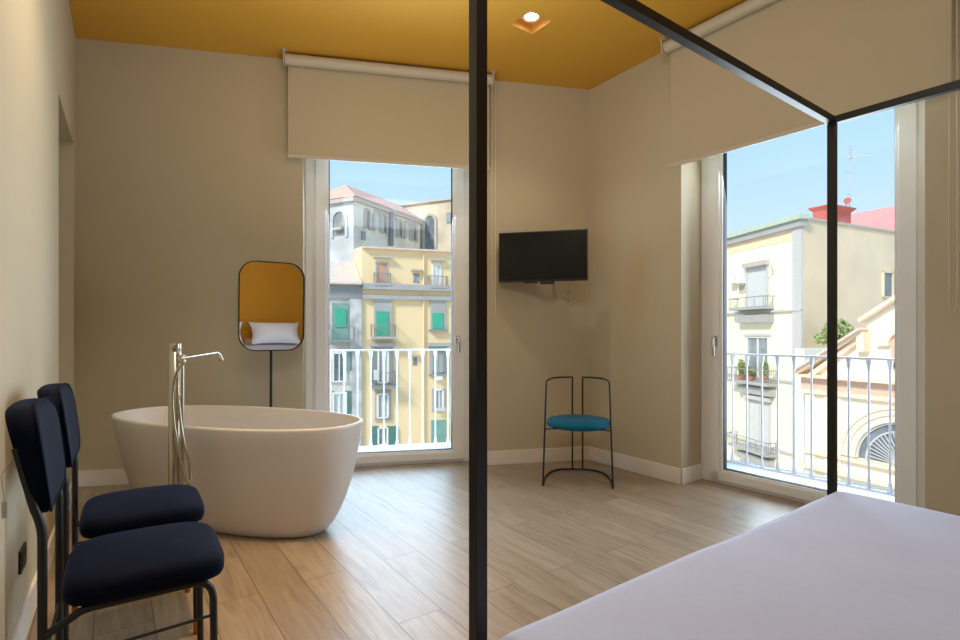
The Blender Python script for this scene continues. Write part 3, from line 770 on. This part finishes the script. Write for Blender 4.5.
# --- grey house on its left
Fg = Frame(Fy.p(-.03, .08, 0)[:2], (-.948, -.317), (.317, -.948))
gb_ = thing('apartment_building', 'weathered grey house with faded green shutters left of the yellow house', 'building', Fg.p(4, -4, GZ)[:])
gt_ = Fg.uz(345, 284.5)[1]
MB().fbox(Fg, 0, 11, -8, 0, GZ, gt_).build('wall', 'gwall', gb_)
MB().fbox(Fg, 0, 11, 0, .12, gt_-1.0, gt_-.1).build('cornice', 'gdark', gb_)
MB().fbox(Fg, .0, .85, 0, .1, GZ, gt_-1.0).build('corner_strip', 'gwall2', gb_)
rz = Fg.uz(345, 262, -5)[1]
MB().hexa([Fg.p(.02, .5, gt_), Fg.p(11, .5, gt_), Fg.p(11, -5, gt_), Fg.p(.02, -5, gt_), Fg.p(.02, .5, gt_+.1), Fg.p(11, .5, gt_+.1), Fg.p(11, -5, rz), Fg.p(.02, -5, rz)]).build('roof', 'tile2', gb_)
MB().fprism(Fg, [(1.1, rz-.5), (11, rz-.5), (11, rz+.55), (3.2, rz+.55), (1.1, rz+.05)], -5.2, -5.0).build('parapet', 'wframe', gb_)
part(Fg, gb_, 'shutter', 'green2', (332, 348.5, 303, 340), 0, .1); part(Fg, gb_, 'shutter', 'green', (335, 346, 309, 327), .1, .16)
balcony(Fg, gb_, (328, 353, 339.5), .95, m='gdark', out=.7)
part(Fg, gb_, 'shutter', 'green2', (326, 334, 350, 383), 0, .1); part(Fg, gb_, 'shutter', 'green2', (344.5, 352, 350, 371), 0, .1); win(Fg, gb_, (334, 344.5, 352, 382), 'wframe', 'dpane', w=.14)
part(Fg, gb_, 'shutter', 'green2', (326, 334, 391, 416), 0, .1); part(Fg, gb_, 'shutter', 'dkgreen', (345, 352, 391, 416), 0, .1); win(Fg, gb_, (334, 345, 392, 416), 'wframe', 'lpane', w=.14)
for um_ in (5.2, 8.4):
    for z0_, z1_, m_ in ((gt_-4.2, gt_-1.6, 'green2'), (gt_-7.6, gt_-5.2, 'dkgreen'), (gt_-10.6, gt_-8.4, 'green2')):
        MB().fbox(Fg, um_-.75, um_-.38, 0, .1, z0_, z1_).build('shutter', m_, gb_); MB().fbox(Fg, um_+.38, um_+.75, 0, .1, z0_, z1_).build('shutter', m_, gb_)
        o = MB().fbox(Fg, um_-.38, um_+.38, 0, .06, z0_, z1_).build('window', 'wframe', gb_); MB().fbox(Fg, um_-.28, um_+.28, .055, .07, z0_+.1, z1_-.1).build('pane', 'dpane', o)
# --- old palace behind
Pk = V(((354-CX)/FOC*55, 55, 0))
Fp = Frame(Pk, (.438, .899), (.899, -.438))           # long wing running away
Fq = Frame(Pk, (-.894, .447), (-.447, -.894))         # its end wall
pe = Fp.uz(354, 197.3)[1]
pa = thing('old_palace', 'old plastered palace with pink hipped roof and arched windows behind the yellow house', 'building', Fp.p(8, -4, GZ)[:])
LP = Fp.uz(422, 221)[0]
MB().fbox(Fp, 0, LP-.45, -9, 0, GZ, pe).build('wall', 'palaz', pa)
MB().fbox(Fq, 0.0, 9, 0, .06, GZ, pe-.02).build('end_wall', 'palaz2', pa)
MB().fbox(Fp, -.3, LP-.45, 0, .45, pe-.45, pe).build('cornice', 'ptrim', pa)
MB().fbox(Fq, -.3, 9, 0, .45, pe-.45, pe).build('cornice', 'ptrim', pa)
e = lambda u, w, z: Fp.p(u, w, z)
mb = MB(); rz = pe+2.35
mb.add([e(-.5, .6, pe), e(LP-.45, .6, pe), e(LP-.45, -3.3, rz), e(2.6, -3.3, rz), e(-.5, -8.6, pe), e(LP-.45, -8.6, pe)], [(0, 1, 2, 3), (0, 3, 4), (3, 2, 5, 4)])
mb.build('roof', 'tile', pa)
MB().fbox(Fq, 5.2, 9, -7, -1.0, pe, pe+1.35).build('roof_room', 'ptrim', pa)
def archwin(F, par, xc, y0, y1, wpx, m, rim, dep=.06):
    u, zb = F.uz(xc, y1); zt = F.uz(xc, y0)[1]
    ua, ub = F.uz(xc-wpx/2, HY)[0], F.uz(xc+wpx/2, HY)[0]; r = abs(ub-ua)/2
    zs = zt-r; poly = [(u-r, zb), (u+r, zb)]+[(u+r*math.cos(a), zs+r*math.sin(a)) for a in [PI*i/10 for i in range(11)]]
    o = MB().fring(F, u, zs, r, r+.32, 0, .2, n=12)
    o.fbox(F, u-r-.32, u-r, 0, .2, zb-.2, zs); o.fbox(F, u+r, u+r+.32, 0, .2, zb-.2, zs)
    o = o.build('arched_window', rim, par)
    MB().fprism(F, poly, .0, dep).build('pane', m, o)
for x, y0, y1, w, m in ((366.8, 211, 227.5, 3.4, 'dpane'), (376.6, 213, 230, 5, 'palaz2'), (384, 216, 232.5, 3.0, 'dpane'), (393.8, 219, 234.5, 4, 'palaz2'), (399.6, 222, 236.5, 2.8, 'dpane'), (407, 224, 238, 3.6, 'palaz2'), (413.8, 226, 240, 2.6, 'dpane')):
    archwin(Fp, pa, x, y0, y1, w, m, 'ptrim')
part(Fp, pa, 'lower_window', 'pane', (361, 365, 231.5, 240), 0, .1)
pu = Fp.uz(389.2, 212)[0]; MB().tube([Fp.p(pu, .3, Fp.uz(389.2, 246)[1]), Fp.p(pu, .3, pe-.3)], .28, 8).build('downpipe', 'gdark', pa)
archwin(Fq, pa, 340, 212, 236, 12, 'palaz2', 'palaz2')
part(Fq, pa, 'canopy_shelf', 'ptrim', (336, 344, 228, 230.5), 0, .5)
# wing at right angles
Q0 = Fp.p(LP, 0, 0)
Fw = Frame(Q0[:2], (.894, -.447), (-.447, -.894))
wt = Fw.uz(436, 202)[1]
wg = thing('palace_wing', 'taller ochre palace wing with one tall arched window beside the pink hipped roof', 'building', Fw.p(4, -3, GZ)[:])
MB().fbox(Fw, -4.0, 14, -8, 0, GZ, wt).build('wall', 'palaz3', wg)
MB().fbox(Fw, -4.1, 14, -8, .3, wt, wt+.25).build('cornice', 'ptrim', wg)
MB().fprism(Fw, [(-4, pe+.2), (.2, pe+.2), (-.2, wt-1.0), (-2.0, wt-.6), (-4, wt-1.6)], .02, .1).build('gable_patch', 'wframe', wg)
archwin(Fw, wg, 430.3, 216, 249, 9.5, 'dpane', 'ptrim', .1)
part(Fw, wg, 'small_window', 'pane', (447, 451, 212.5, 223), 0, .1)

# --- cream apartment house seen through the right window
Kc = V(((803-CX)/FOC*30, 30, 0))
Fe = Frame(Kc, (-.17, .985), (-.985, -.17))           # sunlit front
Fs = Frame(Kc, (.894, .447), (.447, -.894))           # plain side wall
ct = Fe.uz(803, 219)[1]
eb = thing('apartment_building', 'cream apartment house with shuttered balconies and a plain beige side wall', 'building', (Kc+V((3, 6, GZ)))[:])
mb = MB(); q = [Fe.p(0, 0, 0), Fs.p(11, 0, 0), Fs.p(11, 0, 0)+Fe.d*13, Fe.p(13, 0, 0)]
zz = V((0, 0, 1))
mb.quad(q[3]+zz*GZ, q[0]+zz*GZ, q[0]+zz*ct, q[3]+zz*ct); mb.quad(q[2]+zz*GZ, q[3]+zz*GZ, q[3]+zz*ct, q[2]+zz*ct); mb.poly([p+zz*ct for p in q])
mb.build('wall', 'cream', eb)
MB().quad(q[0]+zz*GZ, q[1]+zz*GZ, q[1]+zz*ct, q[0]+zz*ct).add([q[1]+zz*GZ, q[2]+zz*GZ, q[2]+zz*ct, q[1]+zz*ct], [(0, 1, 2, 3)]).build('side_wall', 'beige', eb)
MB().fbox(Fs, -.05, 11, -.1, .08, ct, ct+.14).build('side_coping', 'ptrim', eb)
MB().fbox(Fe, -.25, 13, -.2, .42, ct-.02, ct+.24).build('cornice', 'cgreen', eb)
MB().fbox(Fe, -.12, 13, -.2, .26, ct-.42, ct-.02).build('cornice_soffit', 'gband', eb)
MB().fbox(Fe, 0, 13, 0, .03, ct-1.05, ct-.42).build('frieze_or_shadow', 'beige', eb)  # beige strip painting the cornice's shadow on the wall
us1 = Fe.uz(794, HY)[0]
MB().fbox(Fe, 0, us1, 0, .12, GZ, ct-.42).build('corner_pilaster', 'lav', eb)
for y in (310, 382, 455):
    z = Fe.uz(797, y)[1]; MB().fbox(Fe, 0, 13, 0, .16, z-.06, z+.06).build('string_course', 'lav', eb)
# upper balcony
win(Fe, eb, (748.5, 767.5, 266.5, 307), 'lav', 'lpane', w=.1, bars=False); part(Fe, eb, 'lintel', 'ptrim', (746.5, 769.5, 262, 266.5), 0, .35)
balcony(Fe, eb, (739.5, 774.5, 307), .62, m='gband', out=.8); part(Fe, eb, 'balcony_base', 'gband', (743, 774, 315, 322.5), 0, .5)
for x0, x1 in ((735, 740.5), (742.5, 747)):
    o = part(Fe, eb, 'air_conditioner', 'acwhite', (x0, x1, 274, 283.5), .1, .5)
o = part(Fe, eb, 'ac_shade', 'ptrim', (739.5, 746, 285, 293), 0, .05)
# middle window with plants
win(Fe, eb, (748.7, 769, 336, 378), 'wframe', 'pane', w=.12); part(Fe, eb, 'surround', 'lav', (746, 771.5, 333.5, 336), 0, .2)
balcony(Fe, eb, (738, 778, 381), .8, m='gband', out=.8); part(Fe, eb, 'balcony_base', 'gband', (743, 776, 387, 394), 0, .45)
# lower shuttered door
win(Fe, eb, (750.5, 770, 400, 449), 'lav', 'lpane', w=.1); part(Fe, eb, 'lintel', 'lav', (747, 773, 396, 400), 0, .3)
balcony(Fe, eb, (738.5, 777.5, 448), .7, m='gband', out=.8); part(Fe, eb, 'balcony_base', 'gband', (743, 775, 455, 462), 0, .45)
# side wall window
win(Fs, eb, (882, 892.5, 271, 298), 'beige', 'dpane', w=.1, bars=False)
# cable on the facade
a_, b_ = Fe.uz(770, 266), Fe.uz(776, 274)
MB().tube([Fe.p(a_[0], .1, a_[1]), Fe.p(b_[0], .3, a_[1]+.0), Fe.p(b_[0], .2, b_[1]), Fe.p(a_[0], .1, b_[1]-.2)], .02, 5).build('wall_cable', 'iron', eb)
# plants on the middle balcony
def leaves(mb, c, r, n, size, seed):
    rd = random.Random(seed)
    for i in range(n):
        while True:
            d = V((rd.uniform(-1, 1), rd.uniform(-1, 1), rd.uniform(-1, 1)))
            if .2 < d.length < 1: break
        p = V(c)+V((d.x*r[0], d.y*r[1], d.z*r[2]))
        a = V((rd.uniform(-1, 1), rd.uniform(-1, 1), rd.uniform(-.6, 1))).normalized(); b = a.cross(V((rd.uniform(-1, 1), rd.uniform(-1, 1), rd.uniform(-1, 1)))).normalized()
        s = size*rd.uniform(.6, 1.3)
        mb.add([p-a*s, p+b*s*.45, p+a*s, p-b*s*.45], [(0, 1, 2, 3)])
    return mb
for i, (x, w_, lab, hgt) in enumerate(((747, .40, 'leafy green balcony plant at the far left end of the middle balcony', .55), (756.5, .42, 'low green balcony plant in the middle of the middle balcony', .3), (770, .42, 'leafy green balcony plant at the near right end of the middle balcony', .5))):
    u, z = Fe.uz(x, 379.5); p = Fe.p(u, w_, z)
    t = thing('potted_plant', lab, 'plant', p[:])
    MB().lathe([(.16, z+.02), (.22, z+.26)], (p.x, p.y), 14).build('pot', 'soil', t)
    leaves(MB(), p+V((0, 0, .25+hgt)), (.15, .40, hgt), 230, .11, i).build('foliage', 'leaf', t)
# chimney, pink roof building and aerials
Fk = Frame(Fs.p(0, -3.0, 0)[:2], (.894, .447), (.447, -.894))
t = thing('roof_chimney', 'red chimney block with a flared cap above the beige side wall', 'chimney', Fk.p(Fk.uz(835, 215)[0], -.6, ct)[:])
ua, ub = Fk.uz(829, HY)[0], Fk.uz(851, HY)[0]; zt = Fk.uz(835, 210)[1]
MB().fbox(Fk, ua, ub, -1.1, 0, ct+.0, zt).build('stack', 'red', t)
mb = MB(); a0, a1 = ua-.2, ub+.2; z_ = zt
mb.hexa([Fk.p(ua, 0, z_), Fk.p(ub, 0, z_), Fk.p(ub, -1.1, z_), Fk.p(ua, -1.1, z_), Fk.p(a0, .25, z_+.22), Fk.p(a1, .25, z_+.22), Fk.p(a1, -1.3, z_+.22), Fk.p(a0, -1.3, z_+.22)])
mb.fbox(Fk, a0, a1, -1.3, .25, z_+.22, z_+.30); mb.build('cap', 'red', t)
Fz = Frame(((851-CX)/FOC*44, 44), (.8, -.6), (-.6, -.8))
z1_ = Fz.uz(851, 214)[1]; z2_ = Fz.uz(897, 205.5)[1]; u2_ = Fz.uz(897, 206)[0]
mb = MB(); mb.fprism(Fz, [(-3, GZ), (u2_+4, GZ), (u2_+4, z2_+.6), (u2_, z2_), (0, z1_), (-3, z1_-.5)], -5, 0)
mb.build('pink_building', 'pink', at=Fz.p(2, -2, GZ)[:], label='pink stuccoed house top showing behind the beige side wall', cat='building')
ta = thing('roof_aerial', 'thin television aerial on a mast above the red chimney', 'aerial', Fk.p(Fk.uz(849.5, 200)[0], -.3, zt+.3)[:])
um = Fk.uz(849.5, 200, -.3)[0]; zA = Fk.uz(849.5, 148, -.3)[1]; zB = Fk.uz(849.5, 157.5, -.3)[1]
MB().tube([Fk.p(um, -.3, zt+.29), Fk.p(um, -.3, zA)], .022, 6).build('mast', 'lav', ta)
un = Fk.uz(872, 155, -.3)[0]
MB().tube([Fk.p(um-.15, -.3, zB), Fk.p(un, -.3, Fk.uz(872, 155.5, -.3)[1])], .045, 6).build('boom', 'wframe', ta)
el = MB()
for i in range(7):
    z = zB-.15+.15*i; el.tube([Fk.p(um-.16, -.3, z), Fk.p(um+.2, -.2, z+.06)], .012, 5)
for dz in (-.9, -2.2): el.tube([Fk.p(um-.5, -.3, zB+dz*1.2), Fk.p(um+.3, -.3, zB+dz*1.2)], .012, 5)
el.build('element', 'iron', ta)
tb = thing('satellite_dish', 'small reddish dish aerial leaning on top of the red chimney', 'dish', Fk.p(um-.5, -.3, zt+.3)[:])
dsh = MB(); c = Fk.p(um-.42, -.2, zt+.85); ax = (V((-.5, -.6, .45))).normalized(); bx_ = ax.cross(V((0, 0, 1))).normalized(); by_ = bx_.cross(ax)
for rr, dd in ((.05, 0), (.2, .03), (.36, .1)): pass
vs = [c]+[c+bx_*.24*math.cos(a)+by_*.3*math.sin(a)+ax*.06 for a in [2*PI*i/16 for i in range(16)]]
dsh.add(vs, [(0, 1+i, 1+(i+1) % 16) for i in range(16)], True).build('dish', 'red', tb)
MB().tube([Fk.p(um-.55, -.3, zt+.29), c], .03, 6).build('stand', 'red', tb)

# --- church
Fx = Frame(((805-CX)/FOC*26, 26), (.425, -.905), (-.905, -.425))
cb_ = thing('church', 'cream church front with a stepped gable and a large fan-shaped lunette window', 'church', Fx.p(4.24, -4, GZ)[:])
AX = 4.24; ez = Fx.uz(806, 374)[1]
half = [(-AX, GZ), (-AX, ez), (-1.45, ez+2.0), (-1.45, ez+2.55), (0, ez+3.5)]
poly = [(AX+x, z) for x, z in half]+[(AX-x, z) for x, z in half[-2::-1]]
MB().fprism(Fx, poly, -8, 0).build('wall', 'church', cb_)
def rake(p, q, w, th, m, name):
    (ua, za), (ub, zb) = p, q; d = V((ub-ua, zb-za)).normalized(); nrm = V((-d.y, d.x))
    if nrm.y < 0: nrm = -nrm
    pl = [(ua, za), (ub, zb), (ub+nrm.x*th, zb+nrm.y*th), (ua+nrm.x*th, za+nrm.y*th)]
    MB().fprism(Fx, pl, -.2, w).build(name, m, cb_)
for s in (-1, 1):
    g = lambda x: AX+s*x
    rake((g(AX+.12), ez-.02), (g(1.4), ez+2.02), .55, .16, 'cmould', 'raking_cornice')
    rake((g(AX+.15), ez+.12), (g(1.35), ez+2.16), .75, .10, 'tile2', 'raking_roof_edge')
    rake((g(AX-.3), ez-.25), (g(1.5), ez+1.72), .28, .2, 'cmould', 'raking_moulding')
    rake((g(1.55), ez+2.5), (g(0), ez+3.52), .4, .16, 'cmould', 'upper_raking_cornice')
    MB().fbox(Fx, min(g(1.3), g(1.62)), max(g(1.3), g(1.62)), 0, .5, ez+1.2, ez+2.05).build('pediment_return', 'cmould', cb_)
    for a, b in ((AX-.08, AX-.55), (AX-1.0, AX-1.25), (2.62, 2.50)):
        MB().fbox(Fx, min(g(a), g(b)), max(g(a), g(b)), 0, .12, GZ, ez-.85).build('pilaster', 'church', cb_)
MB().fbox(Fx, -.3, 2*AX+.3, 0, .55, ez-.12, ez+.02).build('cornice', 'cmould', cb_)
MB().fbox(Fx, -.1, 2*AX+.1, 0, .16, ez-.72, ez-.12).build('frieze_or_shadow', 'cniche', cb_)
MB().fbox(Fx, -.15, 2*AX+.15, 0, .26, ez-.90, ez-.72).build('architrave', 'cmould', cb_)
zl = Fx.uz(857.6, 457)[1]; rl = AX-Fx.uz(857.6, HY)[0]
for r0, r1, w_, m in ((rl, rl+.09, .22, 'cmould'), (rl+.09, rl+.3, .14, 'church'), (rl+.3, rl+.38, .24, 'cmould'), (rl+.38, rl+.55, .16, 'church'), (rl+.55, rl+.62, .26, 'cmould')):
    MB().fring(Fx, AX, zl, r0, r1, 0, w_, n=32).build('arch_moulding', m, cb_)
pl = [(AX+rl*math.cos(a), zl+rl*math.sin(a)) for a in [PI*i/32 for i in range(33)]]
lw = MB().fprism(Fx, pl, .0, .03).build('lunette_window', 'dpane', cb_)
gr_ = MB()
for i in range(1, 24):
    a = PI*i/24
    p_, q_ = [(AX+r*math.cos(a), zl+r*math.sin(a)) for r in (.35, rl*.78)]
    gr_.tube([Fx.p(p_[0], .08, p_[1]), Fx.p(q_[0], .08, q_[1])], .028, 5)
gr_.fring(Fx, AX, zl, .3, .37, .05, .11, n=20); gr_.fring(Fx, AX, zl, rl*.76, rl*.8, .05, .11, n=24); gr_.fring(Fx, AX, zl, rl*.95, rl*1.0, .05, .11, n=24)
gr_.build('fan_grille', 'lav', lw)
MB().fbox(Fx, -.2, 2*AX+.2, 0, .3, zl-.22, zl-.06).build('string_course', 'cmould', cb_)
MB().fbox(Fx, -.2, 2*AX+.2, 0, .34, zl-.95, zl-.8).build('string_course', 'cmould', cb_)
# niche window in the gable
zn0, zn1 = ez+.5, ez+1.55
MB().fprism(Fx, [(AX-.5, zn0), (AX+.5, zn0)]+[(AX+.5*math.cos(a), zn1+.5*math.sin(a)) for a in [PI*i/12 for i in range(13)]], 0, .03).build('niche', 'cniche', cb_)
mb = MB().fring(Fx, AX, zn1, .5, .68, 0, .2, n=16); mb.fbox(Fx, AX-.95, AX-.48, 0, .22, zn1-.08, zn1+.03); mb.fbox(Fx, AX+.48, AX+.95, 0, .22, zn1-.08, zn1+.03)
mb.build('niche_moulding', 'cmould', cb_)
MB().lathe([(.10, zn0), (.2, zn0+.1), (.13, zn0+.5), (.07, zn0+.7)], Fx.p(AX-.15, .12, 0)[:2], 10).build('niche_urn', 'dpane', cb_)
# terrace wall and shrub between church and cream house
Fv = Frame(((803-CX)/FOC*27.2, 27.2), (.894, .447), (.447, -.894))
za = Fv.uz(812, 348.5)[1]
MB().fbox(Fv, .1, 6, -.5, 0, GZ, za).build('terrace', 'wframe', at=Fv.p(3, -.25, GZ)[:], label='white terrace block in front of the beige side wall beside the church', cat='terrace')
pc = Fv.p(Fv.uz(843, 332)[0], -.25, 0); zs = Fv.uz(843, 332, -.25)[1]
t = thing('shrub', 'loose green shrub growing on the terrace behind the church gable', 'shrub', (pc.x, pc.y, za))
MB().tube([V((pc.x, pc.y, za)), V((pc.x, pc.y, zs))], .04, 6).build('stem', 'soil', t)
mb = MB(); leaves(mb, (pc.x, pc.y, zs+.05), (.75, .6, .65), 420, .13, 5); leaves(mb, (pc.x-.7, pc.y, zs-.35), (.6, .4, .4), 160, .12, 6); leaves(mb, (pc.x+.5, pc.y, zs-.3), (.6, .4, .4), 140, .12, 8)
mb.build('foliage', 'leaf', t)

# ------------------------------------------------------------------ light
w = bpy.data.worlds.new('World'); bpy.context.scene.world = w; w.use_nodes = True
nt = w.node_tree; N = nt.nodes; Lk = nt.links
bg = N['Background']
tcw = N.new('ShaderNodeTexCoord'); sx = N.new('ShaderNodeSeparateXYZ'); Lk.new(tcw.outputs['Generated'], sx.inputs[0])
rp = N.new('ShaderNodeValToRGB'); e = rp.color_ramp.elements
e[0].position = 0; e[0].color = srgb(224, 240, 253); e[1].position = .75; e[1].color = srgb(128, 184, 238)
x = e.new(.28); x.color = srgb(184, 221, 252)
Lk.new(sx.outputs['Z'], rp.inputs[0]); Lk.new(rp.outputs[0], bg.inputs[0])
bg.inputs[1].default_value = 1.18
def light(name, typ, loc, target, power, col, **kw):
    l = bpy.data.lights.new(name, typ); l.energy = power; l.color = col
    for k, v in kw.items(): setattr(l, k, v)
    o = bpy.data.objects.new(name, l); C.objects.link(o); o.location = loc
    o.rotation_euler = (V(target)-V(loc)).to_track_quat('-Z', 'Y').to_euler()
    return o
sd_ = V((-.55, -.56, .62))
light('sun', 'SUN', sd_*50, (0, 0, 0), 3.7, (1, .93, .82), angle=.16)
light('spot_beam', 'SPOT', (RC.x, RC.y, HC+.03), (RC.x, RC.y, 0), 40, (1, .83, .6), spot_size=1.9, spot_blend=.8, shadow_soft_size=.04)
# added area lamps just outside each window, boosting its daylight
light('daylight_boost_back', 'AREA', Fb.p(2.33, -.42, 1.45), Fb.p(2.33, 1.5, .75), 66, (.58, .78, 1), shape='RECTANGLE', size=1.1, size_y=2.5)
light('daylight_boost_right', 'AREA', Fr.p(.72, -.50, 1.4), Fr.p(.72, 1.5, .9), 66, (.73, .86, 1), shape='RECTANGLE', size=1.1, size_y=2.4)
# added fill lamps without fixtures, brightening room, floor and ceiling
light('soft_fill', 'AREA', (.2, .5, HC-.1), (.0, 3.4, .8), 29, (.90, .95, 1), shape='RECTANGLE', size=1.4, size_y=.8)
light('warm_fill_left', 'AREA', (-1.3, 2.2, HC-.05), (-1.45, 2.1, 0), 9, (1, .74, .44), shape='RECTANGLE', size=.5, size_y=.5, spread=1.7)
light('warm_fill_spot', 'SPOT', (-.80, 2.15, HC-.03), (-.85, 2.12, 0), 190, (1, .62, .30), spot_size=.85, spot_blend=.9, shadow_soft_size=.06)
light('ceiling_fill', 'AREA', (-.2, 2.6, 1.9), (-.1, 2.7, HC), 16, (1, .95, .88), shape='RECTANGLE', size=1.6, size_y=1.2)

cam = bpy.data.cameras.new('camera'); co = bpy.data.objects.new('camera', cam); C.objects.link(co)
co.location = (0, 0, EYE); co.rotation_euler = (PI/2, 0, 0)
cam.sensor_width = 36; cam.lens = FOC/960*36; cam.shift_y = (HY-320)/960; cam.clip_start = .05; cam.clip_end = 500
bpy.context.scene.camera = co
vs_ = bpy.context.scene.view_settings
vs_.view_transform = 'Standard'; vs_.look = 'None'; vs_.exposure = 0; vs_.gamma = 1
cy = bpy.context.scene.cycles
cy.use_denoising = True; cy.max_bounces = 8; cy.diffuse_bounces = 5; cy.transparent_max_bounces = 12; cy.sample_clamp_indirect = 6
for o in bpy.data.objects:
    for k in ('_abs', '_o'):
        if k in o: del o[k]
